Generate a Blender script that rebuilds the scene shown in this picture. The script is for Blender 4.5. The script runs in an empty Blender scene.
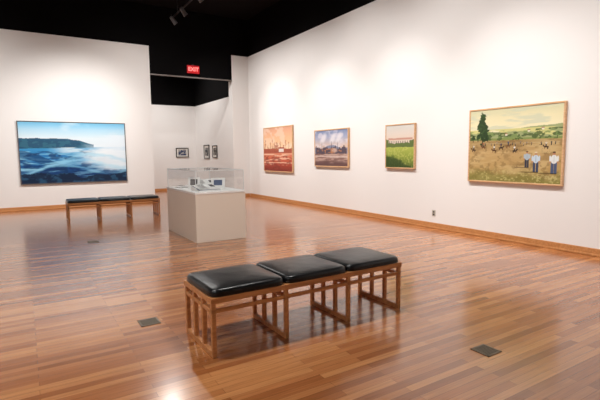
import bpy, bmesh, math, numpy as np
from mathutils import Vector, Matrix
S=bpy.context.scene
S.view_settings.view_transform='Standard'
S.view_settings.look='None'
S.view_settings.exposure=0.0
W=bpy.data.worlds.new("world");S.world=W;W.use_nodes=True
W.node_tree.nodes["Background"].inputs[0].default_value=(.8,.85,1,1)
W.node_tree.nodes["Background"].inputs[1].default_value=.02

# ---------------------------------------------------------------- helpers
def lin(c):
    c=np.asarray(c,float)/255.
    return np.where(c<=.04045,c/12.92,((c+.055)/1.055)**2.4)
def link(o): S.collection.objects.link(o);return o
def mat(name,rgb=None,rough=.5,metal=0.,spec=.5,linear=None):
    m=bpy.data.materials.new(name);m.use_nodes=True
    b=m.node_tree.nodes["Principled BSDF"]
    c=tuple(lin(rgb)) if linear is None else linear
    b.inputs["Base Color"].default_value=(*c,1)
    b.inputs["Roughness"].default_value=rough;b.inputs["Metallic"].default_value=metal
    b.inputs["Specular IOR Level"].default_value=spec
    return m
def nodes(m): return m.node_tree.nodes,m.node_tree.links,m.node_tree.nodes["Principled BSDF"]
def empty(name,loc=(0,0,0),rz=0):
    e=bpy.data.objects.new(name,None);e.location=loc;e.rotation_euler=(0,0,rz);e.empty_display_size=.1
    return link(e)
def meshobj(name,bm,m,parent=None,smooth=False):
    me=bpy.data.meshes.new(name);bm.to_mesh(me);bm.free()
    if smooth:
        for p in me.polygons:p.use_smooth=True
    o=bpy.data.objects.new(name,me);link(o)
    if m:me.materials.append(m)
    if parent:o.parent=parent
    return o
def boxes(name,lst,m,parent=None,bevel=0.,seg=2):
    bm=bmesh.new()
    for (a,b) in lst:
        t=bmesh.new()
        bmesh.ops.create_cube(t,size=1)
        for v in t.verts:
            v.co=Vector([(a[i]+b[i])/2+v.co[i]*(b[i]-a[i]) for i in range(3)])
        if bevel: bmesh.ops.bevel(t,geom=t.edges[:],offset=bevel,segments=seg,affect='EDGES',profile=.5)
        tm=bpy.data.meshes.new("t");t.to_mesh(tm);t.free();bm.from_mesh(tm);bpy.data.meshes.remove(tm)
    return meshobj(name,bm,m,parent)

# ---------------------------------------------------------------- materials
def wall_mat(name,rgb):
    m=mat(name,rgb,.75,spec=.25);N,L,B=nodes(m)
    tc=N.new("ShaderNodeTexCoord");n=N.new("ShaderNodeTexNoise");n.inputs["Scale"].default_value=90
    bp=N.new("ShaderNodeBump");bp.inputs["Strength"].default_value=.05;bp.inputs["Distance"].default_value=.01
    L.new(tc.outputs["Object"],n.inputs["Vector"]);L.new(n.outputs[0],bp.inputs["Height"]);L.new(bp.outputs[0],B.inputs["Normal"])
    return m
M_wall=wall_mat("white_paint",(237,235,233))
M_black=mat("black_paint",(9,8,9),.9,spec=.1)
M_ceil=mat("black_ceiling_paint",(18,14,15),.9,spec=.1)

def floor_mat():
    m=mat("oak_strip_floor",(160,95,50),.3);N,L,B=nodes(m)
    tc=N.new("ShaderNodeTexCoord")
    br=N.new("ShaderNodeTexBrick");br.offset=.37;br.offset_frequency=2;br.squash=1
    br.inputs["Scale"].default_value=1;br.inputs["Brick Width"].default_value=1.0;br.inputs["Row Height"].default_value=.062
    br.inputs["Mortar Size"].default_value=.0012;br.inputs["Mortar Smooth"].default_value=.2;br.inputs["Bias"].default_value=0
    br.inputs["Color1"].default_value=(0,0,0,1);br.inputs["Color2"].default_value=(1,1,1,1);br.inputs["Mortar"].default_value=(0.5,.5,.5,1)
    L.new(tc.outputs["Object"],br.inputs["Vector"])
    ramp=N.new("ShaderNodeValToRGB");e=ramp.color_ramp.elements
    e[0].position=0;e[0].color=(*lin((142,82,42)),1);e[1].position=1;e[1].color=(*lin((196,134,82)),1)
    k=ramp.color_ramp.elements.new(.45);k.color=(*lin((168,103,57)),1)
    L.new(br.outputs["Color"],ramp.inputs[0])
    mp=N.new("ShaderNodeMapping");mp.inputs["Scale"].default_value=(2.2,45,1)
    gr=N.new("ShaderNodeTexNoise");gr.inputs["Scale"].default_value=1.5;gr.inputs["Detail"].default_value=5
    L.new(tc.outputs["Object"],mp.inputs[0]);L.new(mp.outputs[0],gr.inputs["Vector"])
    gm=N.new("ShaderNodeMapRange");gm.inputs[1].default_value=.3;gm.inputs[2].default_value=.7;gm.inputs[3].default_value=.82;gm.inputs[4].default_value=1.14
    L.new(gr.outputs[0],gm.inputs[0])
    big=N.new("ShaderNodeTexNoise");big.inputs["Scale"].default_value=.5;L.new(tc.outputs["Object"],big.inputs["Vector"])
    bm_=N.new("ShaderNodeMapRange");bm_.inputs[3].default_value=.92;bm_.inputs[4].default_value=1.08;L.new(big.outputs[0],bm_.inputs[0])
    mu=N.new("ShaderNodeMath");mu.operation='MULTIPLY';L.new(gm.outputs[0],mu.inputs[0]);L.new(bm_.outputs[0],mu.inputs[1])
    seam=N.new("ShaderNodeMapRange");seam.inputs[3].default_value=1;seam.inputs[4].default_value=.4;L.new(br.outputs["Fac"],seam.inputs[0])
    mu2=N.new("ShaderNodeMath");mu2.operation='MULTIPLY';L.new(mu.outputs[0],mu2.inputs[0]);L.new(seam.outputs[0],mu2.inputs[1])
    vm=N.new("ShaderNodeVectorMath");vm.operation='SCALE';L.new(ramp.outputs[0],vm.inputs[0]);L.new(mu2.outputs[0],vm.inputs["Scale"])
    L.new(vm.outputs[0],B.inputs["Base Color"])
    rr=N.new("ShaderNodeMapRange");rr.inputs[3].default_value=.17;rr.inputs[4].default_value=.3;L.new(gr.outputs[0],rr.inputs[0])
    L.new(rr.outputs[0],B.inputs["Roughness"])
    bp=N.new("ShaderNodeBump");bp.inputs["Strength"].default_value=.08;bp.inputs["Distance"].default_value=.003
    L.new(mu2.outputs[0],bp.inputs["Height"]);L.new(bp.outputs[0],B.inputs["Normal"])
    B.inputs["Specular IOR Level"].default_value=.55
    B.inputs["Coat Weight"].default_value=.5;B.inputs["Coat Roughness"].default_value=.15
    return m
M_floor=floor_mat()
def wood_mat(name,c1,c2,rough=.4,scale=(3,40,40)):
    m=mat(name,c1,rough);N,L,B=nodes(m)
    tc=N.new("ShaderNodeTexCoord");mp=N.new("ShaderNodeMapping");mp.inputs["Scale"].default_value=scale
    n=N.new("ShaderNodeTexNoise");n.inputs["Scale"].default_value=1;n.inputs["Detail"].default_value=4
    r=N.new("ShaderNodeValToRGB");r.color_ramp.elements[0].position=.3;r.color_ramp.elements[1].position=.7
    r.color_ramp.elements[0].color=(*lin(c1),1);r.color_ramp.elements[1].color=(*lin(c2),1)
    L.new(tc.outputs["Object"],mp.inputs[0]);L.new(mp.outputs[0],n.inputs["Vector"]);L.new(n.outputs[0],r.inputs[0]);L.new(r.outputs[0],B.inputs["Base Color"])
    return m
M_base=wood_mat("oak_baseboard",(178,118,68),(208,148,94))
M_bench=wood_mat("bench_oak",(176,110,62),(212,148,92),.35)
M_frame=wood_mat("light_oak_frame",(198,156,114),(228,186,142),.45)
M_pframe=mat("grey_metal_frame",(110,108,110),.35,.4)
M_bframe=mat("black_frame",(18,17,18),.4)
M_mat=mat("mat_board",(225,222,216),.8)
M_ped=mat("cream_laminate",(230,217,202),.5)
M_pedtop=mat("white_deck",(240,238,235),.6)
M_vent=mat("vent_steel",(112,100,84),.45,.5)
M_hole=mat("vent_shadow",(20,17,15),.8)
M_steel=mat("outlet_plate",(190,184,172),.4,.3)
M_track=mat("track_black",(22,22,23),.5)
M_head=mat("track_head_grey",(84,82,84),.45)
M_ink=mat("printed_ink",(60,58,62),.7)
M_paper=mat("paper",(242,241,238),.8)
M_cover=mat("book_cover_blue",(70,86,120),.6)
def leather():
    m=mat("black_leather",(7,7,9),.3,spec=.42);N,L,B=nodes(m)
    tc=N.new("ShaderNodeTexCoord");v=N.new("ShaderNodeTexVoronoi");v.inputs["Scale"].default_value=260
    n=N.new("ShaderNodeTexNoise");n.inputs["Scale"].default_value=7
    bp=N.new("ShaderNodeBump");bp.inputs["Strength"].default_value=.12;bp.inputs["Distance"].default_value=.002
    b2=N.new("ShaderNodeBump");b2.inputs["Strength"].default_value=.22;b2.inputs["Distance"].default_value=.02
    L.new(tc.outputs["Object"],v.inputs["Vector"]);L.new(v.outputs[0],bp.inputs["Height"])
    L.new(tc.outputs["Object"],n.inputs["Vector"]);L.new(n.outputs[0],b2.inputs["Height"]);L.new(bp.outputs[0],b2.inputs["Normal"]);L.new(b2.outputs[0],B.inputs["Normal"])
    return m
M_leather=leather()
def glass():
    m=bpy.data.materials.new("acrylic_case");m.use_nodes=True;N=m.node_tree.nodes;L=m.node_tree.links;N.clear()
    o=N.new("ShaderNodeOutputMaterial");t=N.new("ShaderNodeBsdfTransparent");g=N.new("ShaderNodeBsdfGlossy");g.inputs["Roughness"].default_value=.02
    t.inputs[0].default_value=(.97,.985,.99,1)
    lw=N.new("ShaderNodeLayerWeight");lw.inputs[0].default_value=.5
    p=N.new("ShaderNodeMath");p.operation='POWER';p.inputs[1].default_value=5;L.new(lw.outputs["Facing"],p.inputs[0])
    f=N.new("ShaderNodeMapRange");f.inputs[3].default_value=.06;f.inputs[4].default_value=.75;L.new(p.outputs[0],f.inputs[0]);mx=N.new("ShaderNodeMixShader")
    L.new(f.outputs[0],mx.inputs[0]);L.new(t.outputs[0],mx.inputs[1]);L.new(g.outputs[0],mx.inputs[2]);L.new(mx.outputs[0],o.inputs[0]);return m
M_glass=glass()
M_edge=mat("acrylic_edge",(232,240,242),.2)
def emit(name,rgb,s):
    m=mat(name,rgb,.5);N,L,B=nodes(m);B.inputs["Emission Color"].default_value=(*lin(rgb),1);B.inputs["Emission Strength"].default_value=s;return m

# ---------------------------------------------------------------- room
XR,YB,ZT,ZC=6.888,14.56,4.872,6.1
XL,YF=-6.0,-5.0
OL,OR,OZ=3.53,6.27,4.03      # opening in back wall
TH=.3
NX,NY,NL,NZ=6.42,18.95,-1.0,3.56 # next gallery
boxes("floor",[((XL-.3,YF-.3,-.1),(XR+.3,NY+.3,0))],M_floor)
boxes("ceiling",[((XL-.3,YF-.3,ZC),(XR+.3,NY+.3,ZC+.15))],M_ceil)
def wall(name,white,black,extra=()):
    o=boxes(name,list(white)+list(black),M_wall);me=o.data;me.materials.append(M_black)
    nw=len(white)*6
    for p in me.polygons:
        if p.index>=nw:p.material_index=1
    return o
wall("wall_right",[((XR,YF-.3,0),(XR+.3,YB,ZT))],[((XR,YF-.3,ZT),(XR+.3,YB,ZC))])
wall("wall_back",[((XL,YB,0),(OL,YB+TH,ZT)),((OR,YB,0),(XR+.3,YB+TH,ZT))],
     [((OL,YB,OZ),(OR,YB+TH,ZC)),((XL,YB,ZT),(OL,YB+TH,ZC)),((OR,YB,ZT),(XR+.3,YB+TH,ZC))])
wall("wall_left",[((XL-.3,YF-.3,0),(XL,YB+TH,ZT))],[((XL-.3,YF-.3,ZT),(XL,YB+TH,ZC))])
wall("wall_front",[((XL,YF-.3,0),(XR,YF,ZT))],[((XL,YF-.3,ZT),(XR,YF,ZC))])
wall("wall_far_gallery",[((NL,NY,0),(NX+.3,NY+.3,NZ))],[((NL,NY,NZ),(NX+.3,NY+.3,ZC))])
wall("wall_far_gallery_right",[((NX,YB+TH,0),(NX+.3,NY,NZ))],[((NX,YB+TH,NZ),(NX+.3,NY,ZC))])
wall("wall_far_gallery_left",[((NL-.3,YB+TH,0),(NL,NY+.3,NZ))],[((NL-.3,YB+TH,NZ),(NL,NY+.3,ZC))])
boxes("header_edge_glint",[((OL,YB-.012,OZ-.03),(OR,YB+.03,OZ+.005))],mat("header_glint_grey",(120,112,108),.5))  # grey strip paints the light reflected along the soffit edge
BH=.11
def baseb(name,lst): return boxes(name,lst,M_base,bevel=.006)
baseb("baseboard_right",[((XR-.018,YF,0),(XR,YB,BH)),((XR-.036,YF,0),(XR-.018,YB,.03))])
baseb("baseboard_back",[((XL,YB-.018,0),(OL,YB,BH)),((XL,YB-.036,0),(OL,YB-.018,.03)),((OR,YB-.018,0),(XR-.036,YB,BH))])
baseb("baseboard_left",[((XL,YF,0),(XL+.018,YB-.04,BH))])
baseb("baseboard_front",[((XL+.02,YF,0),(XR-.04,YF+.018,BH))])
baseb("baseboard_far_gallery",[((NL,NY-.018,0),(NX,NY,BH)),((NX-.018,YB+TH,0),(NX,NY-.02,BH))])

# ---------------------------------------------------------------- paintings
def fbm(h,w,fx,fy,octv=4,seed=0,pers=.55):
    r=np.random.default_rng(seed);out=np.zeros((h,w));a=1;tot=0
    for o in range(octv):
        gx,gy=int(fx*2**o)+2,int(fy*2**o)+2
        g=r.random((gy,gx));xs=np.linspace(0,gx-1.001,w);ys=np.linspace(0,gy-1.001,h)
        xi=xs.astype(int);yi=ys.astype(int);xf=xs-xi;yf=ys-yi;xf=xf*xf*(3-2*xf);yf=(yf*yf*(3-2*yf))[:,None]
        A=g[np.ix_(yi,xi)];Bq=g[np.ix_(yi,xi+1)];C=g[np.ix_(yi+1,xi)];D=g[np.ix_(yi+1,xi+1)]
        out+=a*((A*(1-xf)+Bq*xf)*(1-yf)+(C*(1-xf)+D*xf)*yf);tot+=a;a*=pers
    return out/tot
def mixc(img,col,m):
    m=np.clip(m,0,1)[...,None];return img*(1-m)+np.asarray(col,float)*m
def ss(a,b,x):
    t=np.clip((x-a)/(b-a),0,1);return t*t*(3-2*t)
def grad(h,w,t,stops):
    out=np.zeros((h,w,3))
    for c in range(3): out[...,c]=np.interp(t,[s[0] for s in stops],[s[1][c] for s in stops])
    return out
def ell(s,t,cx,cy,rx,ry): return (((s-cx)/rx)**2+((t-cy)/ry)**2<1).astype(float)
def rect(s,t,a,b,c,d): return ((s>=a)&(s<=b)&(t>=c)&(t<=d)).astype(float)
def grid(h,w):
    s,t=np.meshgrid(np.linspace(0,1,w),np.linspace(0,1,h));return s,t

def p_falls(h=190,w=300):
    s,t=grid(h,w);n=fbm(h,w,6,10,5,1);n2=fbm(h,w,5,30,4,2);n3=fbm(h,w,4,4,4,3)
    img=grad(h,w,t,[(0,(110,186,226)),(.12,(176,218,240)),(.26,(222,238,246)),(1,(222,236,244))])
    img=mixc(img,(232,240,246),ss(.5,.75,n3)*.5*(t<.3))
    wat=grad(h,w,t,[(0,(70,160,210)),(.4,(66,154,206)),(.6,(30,110,176)),(.8,(14,66,124)),(1,(8,34,76))])
    horizon=.42-.02*s
    img=np.where((t>horizon)[...,None],wat,img)
    img=mixc(img,(160,214,238),ss(.5,.64,n2)*(t>horizon)*(.9-.5*t))
    img=mixc(img,(6,40,86),ss(.5,.64,fbm(h,w,9,16,4,8))*(t>horizon+.06)*.6)
    rt=.25+.05*s+.05*(n-.5)+.35*ss(.40,.8,s)*.3
    ridge=(t>rt)*(t<horizon+.01)*(s<.78-.1*(t>.36))
    img=mixc(img,(24,72,104),ridge*(.93))
    img=mixc(img,(54,112,134),ridge*ss(.5,.62,fbm(h,w,20,20,3,9))*.6)
    cl=(t>.46+.28*ss(0,.5,s)+.05*(n-.5))&(t<.60+.26*ss(0,.5,s))&(s<.42)
    img=mixc(img,(10,46,88),cl*.5)
    d=np.sqrt(((s-.86)/.36)**2+((t-.58)/.30)**2)
    img=mixc(img,(232,243,250),(1-ss(.45,1.1,d+.55*(n-.5)))*.93)
    img=mixc(img,(240,248,252),(1-ss(.05,.2,np.abs(t-(.44+.17*(s-.3)))*3+.8*(n2-.5)))*ss(.2,.45,s)*.75*(t>horizon))
    img=mixc(img,(226,240,250),ss(.68,.95,s+.15*(n-.5))*(t>.2)*(t<.8)*.75)
    for k,(a,b) in enumerate([(.60,.10),(.70,.06),(.78,.05)]):
        c=a+.07*np.sin(s*7+k)+.08*(n-.5)
        img=mixc(img,(150,212,240),(1-ss(.0,.045,np.abs(t-c)))*(.9-.6*s)*ss(.3,.5,n2+.1))
    rk=fbm(h,w,14,12,4,77)
    rock=(t>.86-.04*np.sin(s*6+1)+.16*(n-.5))
    img=mixc(img,(10,34,62),rock*.9)
    img=mixc(img,(44,92,126),rock*ss(.52,.66,rk)*.7)
    return img
def person(img,s,t,x,y,hh,asp,shirt,pants,hat=None,lean=0):
    k=hh/asp
    img=mixc(img,(70,55,30),ell(s,t,x-.35*k,y,.45*k,.03*hh)*.5)
    for dx in (-.07,.07):
        img=mixc(img,pants,rect(s,t,x+(dx-.06)*k,x+(dx+.06)*k,y-.50*hh,y))
    img=mixc(img,(35,28,24),rect(s,t,x-.14*k,x+.14*k,y-.02*hh,y+.01*hh))
    img=mixc(img,shirt,ell(s,t,x,y-.64*hh,.145*k,.2*hh))
    img=mixc(img,np.asarray(shirt,float)*.8,rect(s,t,x-.012*k,x+.012*k,y-.8*hh,y-.5*hh))
    for dx in (-.17,.17):
        img=mixc(img,shirt,ell(s,t,x+dx*k,y-.67*hh,.045*k,.14*hh))
        img=mixc(img,(190,140,105),ell(s,t,x+dx*k*1.05,y-.50*hh,.035*k,.05*hh))
    img=mixc(img,(184,130,98),ell(s,t,x,y-.9*hh,.06*k,.07*hh))
    img=mixc(img,hat or (70,45,30),ell(s,t,x,y-.955*hh,.07*k,.04*hh))
    return img
def horse(img,s,t,x,y,L,asp,col,face=1):
    img=mixc(img,col,ell(s,t,x,y-.5*L*asp,.5*L,.19*L*asp))
    for dx in (-.38,-.26,.26,.38): img=mixc(img,col,rect(s,t,x+(dx-.05)*L,x+(dx+.05)*L,y-.5*L*asp,y))
    img=mixc(img,col,ell(s,t,x+face*.52*L,y-.72*L*asp,.14*L,.24*L*asp))
    img=mixc(img,col,ell(s,t,x+face*.68*L,y-.88*L*asp,.17*L,.09*L*asp))
    img=mixc(img,(40,30,25),ell(s,t,x-face*.55*L,y-.45*L*asp,.05*L,.22*L*asp))
    return img
def p_polo(h=250,w=330):
    asp=1.67/1.26
    s,t=grid(h,w);n=fbm(h,w,8,8,5,11);f=fbm(h,w,40,40,3,12);n2=fbm(h,w,3,14,4,14);m2=fbm(h,w,24,20,4,19)
    img=grad(h,w,t,[(0,(212,210,172)),(.12,(232,224,182)),(.26,(240,232,192)),(1,(232,222,180))])
    img=mixc(img,(198,206,184),ss(.48,.66,n2)*.6*(t<.3))
    img=mixc(img,(160,170,120),(t>.31+.03*(n-.5)-.06*ss(.3,.9,s)))
    img=mixc(img,(212,208,138),(t>.28)*(t<.44)*ss(.48,.58,fbm(h,w,6,22,3,15)))
    img=mixc(img,(118,142,82),(t>.30)*(t<.44)*ss(.52,.62,fbm(h,w,7,20,4,16))*.8)
    img=mixc(img,(134,150,84),(t>.405))
    img=mixc(img,(74,92,52),(t>.33-.04*ss(.3,.9,s))*(t<.43)*ss(.55,.62,fbm(h,w,16,26,3,18))*.8)
    g=grad(h,w,t,[(0,(160,134,86)),(.43,(170,142,92)),(.6,(194,162,110)),(.8,(188,156,100)),(1,(154,136,80))])
    g=mixc(g,(140,112,70),ss(.48,.66,n)*.5);g=mixc(g,(216,192,140),ss(.5,.68,n2)*.5)
    g=mixc(g,(120,96,58),ss(.56,.68,m2)*.4)
    img=np.where((t>.43+.012*(n-.5))[...,None],g,img)
    img=mixc(img,(130,130,62),ss(.80,.98,t+.25*(n-.5))*.6*ss(0,.3,1-s*.4))
    img=mixc(img,(214,204,140),ss(.56,.7,f)*ss(.75,.95,t)*.6)
    img=mixc(img,(214,204,168),rect(s,t,.02,.98,.470,.474)*.6)
    tn=fbm(h,w,34,30,3,23);tn2=fbm(h,w,14,12,3,24)
    def tree(img,x,y,rx,ry,col=(44,64,36)):
        k=ss(-1,1,(t-y)/ry)
        d=np.sqrt(((s-x)/(rx*(.55+.6*k)))**2+((t-y)/ry)**2)+1.1*(tn2-.5)+.9*(tn-.5)
        img=mixc(img,(52,42,28),rect(s,t,x-.004,x+.004,y,y+ry*1.35))
        img=mixc(img,col,(1-ss(.85,1.0,d))*.95)
        return mixc(img,np.array(col)*1.5,(1-ss(.8,.95,d))*ss(.5,.6,tn)*.7)
    img=tree(img,.155,.24,.07,.20);img=tree(img,.10,.38,.035,.05);img=tree(img,.215,.385,.03,.045);img=tree(img,.04,.39,.04,.045)
    for x,r in ((.36,.03),(.57,.03),(.74,.034),(.95,.04)): img=tree(img,x,.40-.03*ss(.4,.9,x),r*.8,r,(86,104,60))
    for x,y in ((.42,.35),(.66,.31),(.80,.29)):
        img=mixc(img,(232,226,208),rect(s,t,x,x+.025,y,y+.022));img=mixc(img,(170,120,90),rect(s,t,x-.003,x+.028,y-.010,y+.002))
    for i,(x,y,c,sh) in enumerate([(.30,.60,(90,52,30),(220,220,210)),(.38,.565,(60,38,26),(90,60,90)),(.17,.55,(110,70,40),(180,110,80)),(.53,.61,(54,40,34),(230,230,225)),(.05,.59,(70,48,34),(210,208,196)),(.46,.54,(120,80,48),(70,84,110)),(.85,.56,(80,56,40),(210,200,180))]):
        img=horse(img,s,t,x,y,.045,asp,c,1 if i%2 else -1)
        img=person(img,s,t,x,y-.035,.065,asp,sh,(60,60,70),(215,205,180))
    for i in range(16):
        a=np.random.default_rng(90+i);x=.05+.9*a.random();y=.485+.03*a.random();v=a.integers(70,210)
        img=person(img,s,t,x,y,.042,asp,(v,v*.95,v*.85),(50,46,44))
    img=person(img,s,t,.665,.80,.22,asp,(176,190,200),(56,60,76),(110,84,58))
    img=person(img,s,t,.755,.86,.27,asp,(198,214,228),(62,72,98),(216,204,172))
    img=person(img,s,t,.93,.87,.28,asp,(224,228,226),(78,92,122),(90,66,46))
    return img
def p_lawn(h=130,w=130):
    s,t=grid(h,w);n=fbm(h,w,6,6,5,21);f=fbm(h,w,30,30,3,22)
    img=grad(h,w,t,[(0,(218,218,212)),(.2,(230,218,206)),(.4,(234,212,192)),(1,(226,206,184))])
    img=mixc(img,(196,136,118),(t>.30+.02*(n-.5))*(t<.36)*(s>.08)*(s<.95)*.7)
    img=mixc(img,(226,212,196),(t>.345)*(t<.44))
    for x in np.arange(.12,.9,.08): img=mixc(img,(140,124,112),rect(s,t,x,x+.03,.37,.42))
    img=mixc(img,(104,122,68),(t>.42+.08*(n-.5)-.06*(s>.85)-.08*(s<.1)))
    g=grad(h,w,t,[(0,(166,180,78)),(.5,(184,194,92)),(.75,(144,160,68)),(1,(88,106,48))])
    g=mixc(g,(212,210,124),ss(.5,.66,f)*.5)
    img=np.where((t>.52+.02*(n-.5))[...,None],g,img)
    img=mixc(img,(50,70,34),ss(.0,.10,(t-.62)-.35*s+.18*(n-.5))*.8)
    return img
def p_mill(h=150,w=220):
    s,t=grid(h,w);n=fbm(h,w,5,6,5,31);f=fbm(h,w,20,20,3,32)
    img=grad(h,w,t,[(0,(130,144,180)),(.2,(170,176,202)),(.4,(216,196,188)),(.55,(232,198,168)),(1,(204,168,148))])
    img=mixc(img,(224,218,226),ss(.5,.68,n)*(t<.5)*.7)
    img=mixc(img,(118,130,162),ss(.38,.46,t+.1*(n-.5))*(t<.66)*(t>.46+.05*np.sin(s*9))*.8)
    top=.52-.05*(np.sin(s*23)>.3)-.04*(np.sin(s*51)>.6)
    img=mixc(img,(92,80,92),(t>top)*(t<.66)*(s>.03)*(s<.97))
    for x in (.22,.52,.7): 
        img=mixc(img,(88,78,88),rect(s,t,x,x+.010,.30,.52))
        img=mixc(img,(236,232,236),(1-ss(.03,.12,np.hypot((s-x-.04-.35*(.25-t))*1,(t-.22)*.6)+.05*(n-.5)))*.85)
    img=mixc(img,(228,194,174),(1-ss(.05,.14,np.hypot(s-.6,(t-.56)*1.5)+.08*(n-.5)))*.8)
    img=mixc(img,(200,136,94),ss(.6,.66,f)*(t>.5)*(t<.66)*.8)
    img=mixc(img,(194,164,152),(t>.66)*1.);img=mixc(img,(142,108,100),(t>.66)*ss(.45,.6,fbm(h,w,4,24,4,33)))
    img=mixc(img,(108,80,78),ss(.80,.95,t+.1*(n-.5)))
    img=mixc(img,(224,204,194),(np.abs(t-.72-.03*s)<.018)*.8)
    return img
def p_sunset(h=200,w=200):
    s,t=grid(h,w);n=fbm(h,w,5,6,5,41);f=fbm(h,w,30,30,3,42)
    img=grad(h,w,t,[(0,(222,162,134)),(.15,(238,182,144)),(.32,(246,200,156)),(.45,(248,216,178)),(1,(214,146,120))])
    img=mixc(img,(244,216,194),ss(.5,.65,n)*(t<.45)*.6)
    img=mixc(img,(176,92,70),(t>.48+.06*(n-.5))*(t<.60)*1.)
    r=np.random.default_rng(8)
    for i in range(24):
        x=r.random();hh=.06+.22*r.random();lw=.003+.003*r.random()
        img=mixc(img,(156,82,62),rect(s,t,x-lw,x+lw,.54-hh,.58)*.75)
        img=mixc(img,(190,106,78),ell(s,t,x,.54-hh*.6,.03,hh*.5)*(f>.55)*.6)
    img=mixc(img,(238,228,220),rect(s,t,.55,.72,.48,.56));img=mixc(img,(172,78,60),rect(s,t,.53,.74,.455,.485))
    g=grad(h,w,t,[(0,(204,104,76)),(.58,(222,138,106)),(.72,(212,108,78)),(.86,(172,72,54)),(1,(132,54,44))])
    img=np.where((t>.585)[...,None],g,img)
    img=mixc(img,(246,208,180),ss(.50,.60,fbm(h,w,3,30,4,44))*(t>.6)*(t<.86)*.85)
    img=mixc(img,(130,56,44),ss(.54,.64,fbm(h,w,8,20,4,45))*(t>.64)*.55)
    return img
def canvas(name,img,wd,ht,y,parent,gain=1.0):
    h,w,_=img.shape
    me=bpy.data.meshes.new(name)
    X,Z=np.meshgrid(np.linspace(-wd/2,wd/2,w),np.linspace(ht/2,-ht/2,h))
    V=np.stack([X,np.full_like(X,y),Z],-1).reshape(-1,3)
    i=np.arange(h*w).reshape(h,w)
    Fq=np.stack([i[1:,:-1],i[1:,1:],i[:-1,1:],i[:-1,:-1]],-1).reshape(-1,4)
    me.from_pydata(V.tolist(),[],Fq.tolist())
    a=me.color_attributes.new("paint",'FLOAT_COLOR','POINT')
    c=np.ones((h*w,4),np.float32);c[:,:3]=(lin(np.clip(img,0,255))*gain).reshape(-1,3);a.data.foreach_set("color",c.ravel())
    m=bpy.data.materials.get("painted_canvas")
    if not m:
        m=mat("painted_canvas",(200,200,200),.55,spec=.3);N,L,B=nodes(m)
        at=N.new("ShaderNodeAttribute");at.attribute_name="paint"
        n=N.new("ShaderNodeTexNoise");n.inputs["Scale"].default_value=260;bp=N.new("ShaderNodeBump");bp.inputs["Strength"].default_value=.1;bp.inputs["Distance"].default_value=.003
        L.new(at.outputs["Color"],B.inputs["Base Color"]);L.new(n.outputs[0],bp.inputs["Height"]);L.new(bp.outputs[0],B.inputs["Normal"])
    me.materials.append(m);o=bpy.data.objects.new(name,me);link(o);o.parent=parent;return o
def framebox(name,wd,ht,fw,d,m,parent,back=0):
    w2,h2=wd/2,ht/2
    return boxes(name,[((-w2,-d,h2-fw),(w2,-back,h2)),((-w2,-d,-h2),(w2,-back,-h2+fw)),((-w2,-d,-h2+fw),(-w2+fw,-back,h2-fw)),((w2-fw,-d,-h2+fw),(w2,-back,h2-fw))],m,parent,bevel=.003,seg=1)
def painting(name,img,wd,ht,loc,rz,fw,fm,d=.055,gain=1.):
    e=empty(name,loc,rz)
    framebox("frame",wd,ht,fw,d,fm,e)
    boxes("backing",[((-wd/2+fw,-.02,-ht/2+fw),(wd/2-fw,-.001,ht/2-fw))],M_bframe,e)
    canvas("canvas",img,wd-2*fw,ht-2*fw,-d+.010,e,gain)
    return e
R90=-math.pi/2
def rp(name,img,y1,y2,z1,z2,fw,fm): return painting(name,img,y1-y2,z2-z1,(XR-.002,(y1+y2)/2,(z1+z2)/2),R90,fw,fm,gain=.95)
painting("waterfall_painting",p_falls(),2.80,1.755,(1.31,YB-.002,1.598),0,.025,M_pframe,.05)
rp("landscape_painting",p_polo(),5.298,3.624,.976,2.239,.026,M_frame)
rp("landscape_painting.001",p_lawn(),7.481,6.605,1.164,2.106,.024,M_frame)
rp("landscape_painting.002",p_mill(),10.314,8.806,1.147,2.129,.028,M_frame)
rp("landscape_painting.003",p_sunset(),13.373,11.494,.933,2.355,.03,M_frame)
def small(loc,rz,wd,ht,col,seed):
    e=empty("framed_print",loc,rz)
    framebox("frame",wd,ht,.03,.035,M_bframe,e)
    boxes("mat_board",[((-wd/2+.03,-.015,-ht/2+.03),(wd/2-.03,-.001,ht/2-.03))],M_mat,e)
    h,w=60,60;s,t=grid(h,w);im=mixc(np.ones((h,w,3))*np.array(col),(180,176,170),ss(.5,.7,fbm(h,w,4,4,3,seed)))
    canvas("print",im,wd*.62,ht*.6,-.018,e)
small((5.80,NY-.002,1.60),0,.54,.40,(50,62,96),61)
small((NX-.002,17.62,1.62),R90,.60,.56,(60,64,70),62)
small((NX-.002,16.70,1.62),R90,.48,.48,(70,64,60),63)

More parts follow.
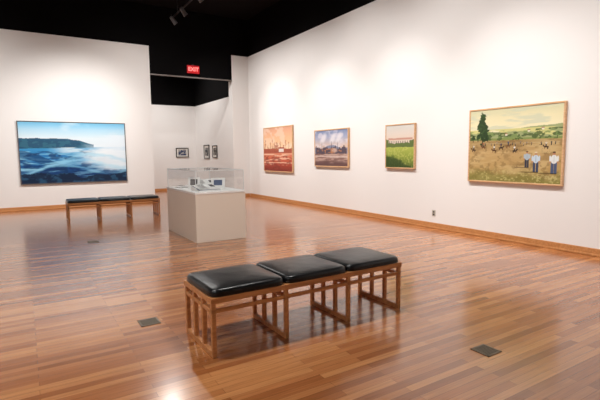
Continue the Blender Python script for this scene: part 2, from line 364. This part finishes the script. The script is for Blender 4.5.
# ---------------------------------------------------------------- benches
def cushion(name,x0,x1,y0,y1,z0,z1,parent):
    bm=bmesh.new()
    cx,cy=(x0+x1)/2,(y0+y1)/2;hx,hy=(x1-x0)/2,(y1-y0)/2
    layers=[(0.0,.975),(.12,1.0),(.5,1.0),(.75,.985),(.92,.955),(1.0,.90)]
    rings=[];n=64
    def sq(a,e=.22):
        c,s_=math.cos(a),math.sin(a)
        return math.copysign(abs(c)**e,c),math.copysign(abs(s_)**e,s_)
    for lz,k in layers:
        ring=[]
        for i in range(n):
            u,v=sq(2*math.pi*(i+.5)/n)
            off=(1-k)*min(hx,hy)
            ring.append(bm.verts.new((cx+u*(hx-off),cy+v*(hy-off),z0+(z1-z0)*lz)))
        rings.append(ring)
    for sc,dz in ((.7,.007),(.4,.010),(.12,.011)):
        ring=[]
        for i in range(n):
            u,v=sq(2*math.pi*(i+.5)/n);off=.1*min(hx,hy)
            ring.append(bm.verts.new((cx+u*(hx-off)*sc,cy+v*(hy-off)*sc,z1+dz)))
        rings.append(ring)
    for a,b in zip(rings,rings[1:]):
        for i in range(n): bm.faces.new((a[i],a[(i+1)%n],b[(i+1)%n],b[i]))
    bm.faces.new(rings[-1]);bm.faces.new(rings[0][::-1])
    return meshobj(name,bm,M_leather,parent,True)
def piping(name,x0,x1,y0,y1,z,parent):
    cu=bpy.data.curves.new(name,'CURVE');cu.dimensions='3D';cu.bevel_depth=.005;sp=cu.splines.new('POLY')
    cx,cy,hx,hy=(x0+x1)/2,(y0+y1)/2,(x1-x0)/2,(y1-y0)/2;pts=[]
    for i in range(64):
        a=2*math.pi*(i+.5)/64;c,s_=math.cos(a),math.sin(a)
        pts.append((cx+math.copysign(abs(c)**.22,c)*hx,cy+math.copysign(abs(s_)**.22,s_)*hy,z,1))
    sp.points.add(63)
    for p,q in zip(sp.points,pts):p.co=q
    sp.use_cyclic_u=True;cu.materials.append(M_leather)
    o=bpy.data.objects.new(name,cu);link(o);o.parent=parent
def bench(name,loc,rz,L=2.02,D=.60,zs=.385):
    e=empty(name,loc,rz);p=.034
    xs=[0,.325*L,.66*L,L-p]
    legs=[];rails=[]
    for x in xs:
        for k in range(4):
            y=k*(D-p)/3
            legs.append(((x,y,.04),(x+p,y+p,zs)))
        rails.append(((x,0,0),(x+p,D,.042)))
        rails.append(((x,0,zs-.075),(x+p,D,zs-.045)))
    boxes("leg_slats",legs,M_bench,e,bevel=.003,seg=1)
    boxes("sled_rails",rails,M_bench,e,bevel=.003,seg=1)
    boxes("seat_frame",[((-.005,-.005,zs),(L+.005,.03,zs+.045)),((-.005,D-.03,zs),(L+.005,D+.005,zs+.045)),((-.005,.03,zs),(.03,D-.03,zs+.045)),((L-.03,.03,zs),(L+.005,D-.03,zs+.045)),
       ((.03,.03,zs+.01),(L-.03,D-.03,zs+.04))],M_bench,e,bevel=.003,seg=1)
    boxes("stretchers",[((p,.004,zs-.075),(L-p,.026,zs-.045)),((p,D-.026,zs-.075),(L-p,D-.004,zs-.045))],M_bench,e,bevel=.002,seg=1)
    c=L/3
    for i in range(3):
        cushion("cushion_%d"%(i+1),i*c,(i+1)*c-.003,-.008,D+.008,zs+.045,zs+.105,e)
        piping("piping_%d"%(i+1),i*c+.003,(i+1)*c-.006,-.006,D+.006,zs+.056,e)
    return e
bench("gallery_bench",(1.105,3.04,0),0.02,L=1.925,D=.60,zs=.41)
bench("gallery_bench.001",(.80,11.34,0),0.0,L=2.06)

# ---------------------------------------------------------------- display case
PW,PD,PH=.92,1.74,.83
dc=empty("display_case",(2.43,7.30,0))
boxes("plinth",[((0,0,.0),(PW,PD,PH))],M_ped,dc,bevel=.004)
boxes("deck",[((-.008,-.008,PH),(PW+.008,PD+.008,PH+.035))],M_pedtop,dc,bevel=.003)
z0,z1=PH+.035,PH+.40
bm=bmesh.new();a,b,c,d=.02,PW-.02,.02,PD-.02
for q in ([(a,c,z0),(b,c,z0),(b,c,z1),(a,c,z1)],[(a,d,z0),(a,d,z1),(b,d,z1),(b,d,z0)],[(a,c,z0),(a,c,z1),(a,d,z1),(a,d,z0)],[(b,c,z0),(b,d,z0),(b,d,z1),(b,c,z1)],[(a,c,z1),(b,c,z1),(b,d,z1),(a,d,z1)]):
    bm.faces.new([bm.verts.new(v) for v in q])
meshobj("acrylic_cover",bm,M_glass,dc)
q=.005;ed=[]
for x in (.02,PW-.02):
    for y in (.02,PD-.02): ed.append(((x-q,y-q,z0),(x+q,y+q,z1+q)))
    ed.append(((x-q,.02,z1-q),(x+q,PD-.02,z1+q)))
for y in (.02,PD-.02): ed.append(((.02,y-q,z1-q),(PW-.02,y+q,z1+q)))
boxes("acrylic_edges",ed,M_edge,dc)
def openbook(name,x,y,rz,w=.2,h=.27,z=z0,tilt=0,cover=M_cover):
    b=empty(name,(x,y,z),rz);b.parent=dc;b.rotation_euler=(tilt,0,rz)
    bm=bmesh.new();n=10
    for sgn in (-1,1):
        prev=None
        for i in range(n+1):
            u=i/n;xx=sgn*u*w;zz=.012+.028*math.sin(math.pi*min(1,u*1.15+.05))*(1-u*.5)
            a=bm.verts.new((xx,-h/2,zz));c_=bm.verts.new((xx,h/2,zz));a0=bm.verts.new((xx,-h/2,.006))
            if prev:
                f=(prev[0],a,c_,prev[1]);bm.faces.new(f if sgn>0 else f[::-1]);f=(prev[2],a0,a,prev[0]);bm.faces.new(f)
            prev=(a,c_,a0)
    meshobj("pages",bm,M_paper,b,True)
    boxes("cover",[((-w-.006,-h/2-.006,0),(w+.006,h/2+.006,.005))],cover,b)
    boxes("text_block",[((-w*.8,-h*.36+k*.03,.036),(-w*.2,-h*.36+k*.03+.006,.037)) for k in range(7)]+[((w*.3,-h*.25,.036),(w*.7,h*.2,.037))],M_ink,b)
def cradle(name,x,y,rz,w,d,h0,h1,child):
    e=empty(name,(x,y,z0),rz);e.parent=dc
    bm=bmesh.new();vs=[bm.verts.new(v) for v in [(-w/2,-d/2,0),(w/2,-d/2,0),(w/2,d/2,0),(-w/2,d/2,0),(-w/2,-d/2,h0),(w/2,-d/2,h0),(w/2,d/2,h1),(-w/2,d/2,h1)]]
    for f in ((3,2,1,0),(4,5,6,7),(0,1,5,4),(1,2,6,5),(2,3,7,6),(3,0,4,7)): bm.faces.new([vs[i] for i in f])
    meshobj("cradle",bm,M_pedtop,e)
    ang=math.atan2(h1-h0,d)
    openbook(child,0,0,0,w*.48,d*.95,tilt=ang)
    o=bpy.data.objects[child];o.parent=e;o.location=(0,0,(h0+h1)/2+.001)
cradle("book_cradle_1",.30,.30,.15,.42,.30,.02,.09,"open_book_1")
cradle("book_cradle_2",.64,1.26,-.1,.44,.30,.03,.12,"open_book_2")
openbook("open_book_3",.28,1.42,.1,.17,.24,cover=M_bframe)
def stand(name,x,y,rz,w,h,pic):
    es=empty(name,(x,y,z0),rz);es.parent=dc
    o=boxes("print_panel",[((-w/2,-.004,0),(w/2,.004,h))],M_paper,es);o.rotation_euler=(-.35,0,0)
    o=boxes("print_picture",[((-w*.3,-.007,h*.3),(w*.3,-.004,h*.8))],pic,es);o.rotation_euler=(-.35,0,0)
    boxes("easel_leg",[((-.01,.0,0),(.01,.085,.008)),((-.01,.065,.0),(.01,.073,h*.8))],M_bframe,es)
stand("stand_print_1",.66,.66,-.5,.26,.21,M_cover)
stand("stand_print_2",.28,.92,-.5,.22,.23,M_ink)
for i,(x,y,r) in enumerate([(.25,.68,.2),(.70,.28,-.15),(.55,.98,.6)]):
    o=boxes("letter_%d"%(i+1),[((-.1,-.13,0),(.1,.13,.003))],M_paper,dc);o.location=(x,y,z0+.0005);o.rotation_euler=(0,0,r)

# ---------------------------------------------------------------- exit sign
ex=empty("exit_sign",(4.90,YB-.03,4.26))
boxes("housing",[((-.20,-.06,-.125),(.20,.0,.125))],emit("exit_red",(165,8,18),.4),ex,bevel=.006)
boxes("bracket",[((-.03,-.045,.125),(.03,.03,.16)),((-.05,0,-.05),(.05,.03,.05))],M_track,ex)
cu=bpy.data.curves.new("exit_text",'FONT');cu.body="EXIT";cu.size=.17;cu.align_x='CENTER';cu.align_y='CENTER';cu.extrude=.002;cu.offset=.003
cu.materials.append(emit("exit_letters",(255,130,125),1.2))
o=bpy.data.objects.new("letters",cu);link(o);o.parent=ex;o.location=(0,-.062,0);o.rotation_euler=(math.pi/2,0,0)

# ---------------------------------------------------------------- outlet & vents
oe=empty("electrical_outlet",(XR-.001,6.11,.30),R90)
boxes("plate",[((-.042,-.007,-.06),(.042,0,.06))],M_steel,oe,bevel=.002)
boxes("sockets",[((-.018,-.009,.010),(.018,-.006,.04)),((-.018,-.009,-.04),(.018,-.006,-.010))],M_ink,oe,bevel=.001)
def vent(x,y,w,d):
    v=empty("floor_vent",(x,y,0))
    boxes("grille_rim",[((-w/2,-d/2,0),(w/2,-d/2+.015,.005)),((-w/2,d/2-.015,0),(w/2,d/2,.005)),((-w/2,-d/2,0),(-w/2+.015,d/2,.005)),((w/2-.015,-d/2,0),(w/2,d/2,.005))],M_vent,v)
    boxes("well",[((-w/2+.01,-d/2+.01,0),(w/2-.01,d/2-.01,.001))],M_hole,v)
    n=9;boxes("slats",[((-w/2+.01,-d/2+.012+(d-.024)*(k+.15)/n,.001),(w/2-.01,-d/2+.012+(d-.024)*(k+.8)/n,.004)) for k in range(n)],M_vent,v)
vent(2.90,2.04,.16,.16);vent(.88,4.05,.17,.17);vent(.96,8.48,.17,.2)

# ---------------------------------------------------------------- track lighting
def aimrot(src,dst):
    return (Vector(dst)-Vector(src)).to_track_quat('-Z','Y')
LC=(1,.965,.93);LS=.9
def spot(src,dst,power,angle,col=LC,radius=.07,fixture=True,blend=1.):
    l=bpy.data.lights.new("spot",'SPOT');l.energy=power*LS;l.spot_size=math.radians(angle);l.spot_blend=blend;l.color=col;l.shadow_soft_size=radius
    if fixture:
        e=empty("track_light",src);qn=aimrot(src,dst)
        bm=bmesh.new()
        r=bmesh.ops.create_cone(bm,cap_ends=False,segments=24,radius1=.065,radius2=.05,depth=.2)
        bmesh.ops.translate(bm,verts=r['verts'],vec=(0,0,.10))
        r=bmesh.ops.create_uvsphere(bm,u_segments=20,v_segments=10,radius=.05);bmesh.ops.translate(bm,verts=r['verts'],vec=(0,0,.20))
        o=meshobj("lamp_head",bm,M_head,e,True);o.rotation_mode='QUATERNION';o.rotation_quaternion=qn
        up=qn@Vector((0,0,.20))
        boxes("stem",[((up.x-.012,up.y-.012,up.z),(up.x+.012,up.y+.012,5.5-src[2]))],M_track,e)
        lo=bpy.data.objects.new("lamp",l);link(lo);lo.parent=e;lo.rotation_mode='QUATERNION';lo.rotation_quaternion=qn
    else:
        lo=bpy.data.objects.new("lamp",l);link(lo);lo.location=src;lo.rotation_mode='QUATERNION';lo.rotation_quaternion=aimrot(src,dst)
TZ=5.5
boxes("lighting_track",[((3.98,-3,TZ),(4.02,13.6,TZ+.035)),((-5,11.08,TZ),(3.9,11.12,TZ+.035)),((-5,4.0,TZ),(3.9,4.04,TZ+.035))]+
      [((3.99,y,TZ+.03),(4.01,y+.02,ZC-.03)) for y in (-2,2,6,10,13)]+[((x,11.09,TZ+.03),(x+.02,11.11,ZC-.03)) for x in (-4,-1,2)]+[((x,4.01,TZ+.03),(x+.02,4.03,ZC-.03)) for x in (-4,-1,2)],M_track)
# wall washers
for y in (-2.5,0,2.2,5.6,8.3,11,13.2):
    spot((4.0,y,5.25),(XR,y+.1,1.7),410,112)
# accents on the pictures
for y,p in ((4.46,400),(7.04,330),(9.56,370),(12.43,390)):
    spot((4.0,y-.15,5.25),(XR,y,1.4),p,64)
for x in (-4.3,-1.6,3.3):
    spot((x,11.1,5.25),(x+.1 if x<3 else 3.0,YB,1.7),420,112)
for x in (.9,1.7,2.3):
    spot((x,11.1,5.25),(1.31+.4*(x-1.6),YB,1.5),280,76)
for x,y in ((-3.2,4.02),(0,4.02),(2.9,4.02)):
    spot((x,4.02,5.25),(x,5,0),480,140,radius=.3)  # unseen wide downlights with heads, added to fill the floor
spot((2.9,11.1,5.25),(2.4,8.5,.6),380,90,radius=.1)
spot((-4,-1,5.6),(-3,2,0),500,140,(.9,.95,1),.6,fixture=False)  # added cool fill from the left, not a track lamp
spot((3.2,16.6,5.3),(3.2,NY,1.8),560,120,fixture=False);spot((4.4,16.9,5.3),(NX,16.9,1.8),360,120,fixture=False)

# ---------------------------------------------------------------- camera
f,pitch,yaw,roll=447.2244,0.1030,0.5521,-0.0102
F=Vector((math.sin(yaw)*math.cos(pitch),math.cos(yaw)*math.cos(pitch),-math.sin(pitch)));R=Vector((math.cos(yaw),-math.sin(yaw),0));U=R.cross(F)
R2=R*math.cos(roll)+U*math.sin(roll);U2=U*math.cos(roll)-R*math.sin(roll)
cd=bpy.data.cameras.new("camera");cd.sensor_width=36;cd.lens=f/600*36;cam=bpy.data.objects.new("camera",cd);link(cam)
mm=Matrix((R2,U2,-F)).transposed().to_4x4();mm.translation=Vector((0,0,1.5));cam.matrix_world=mm
S.camera=cam
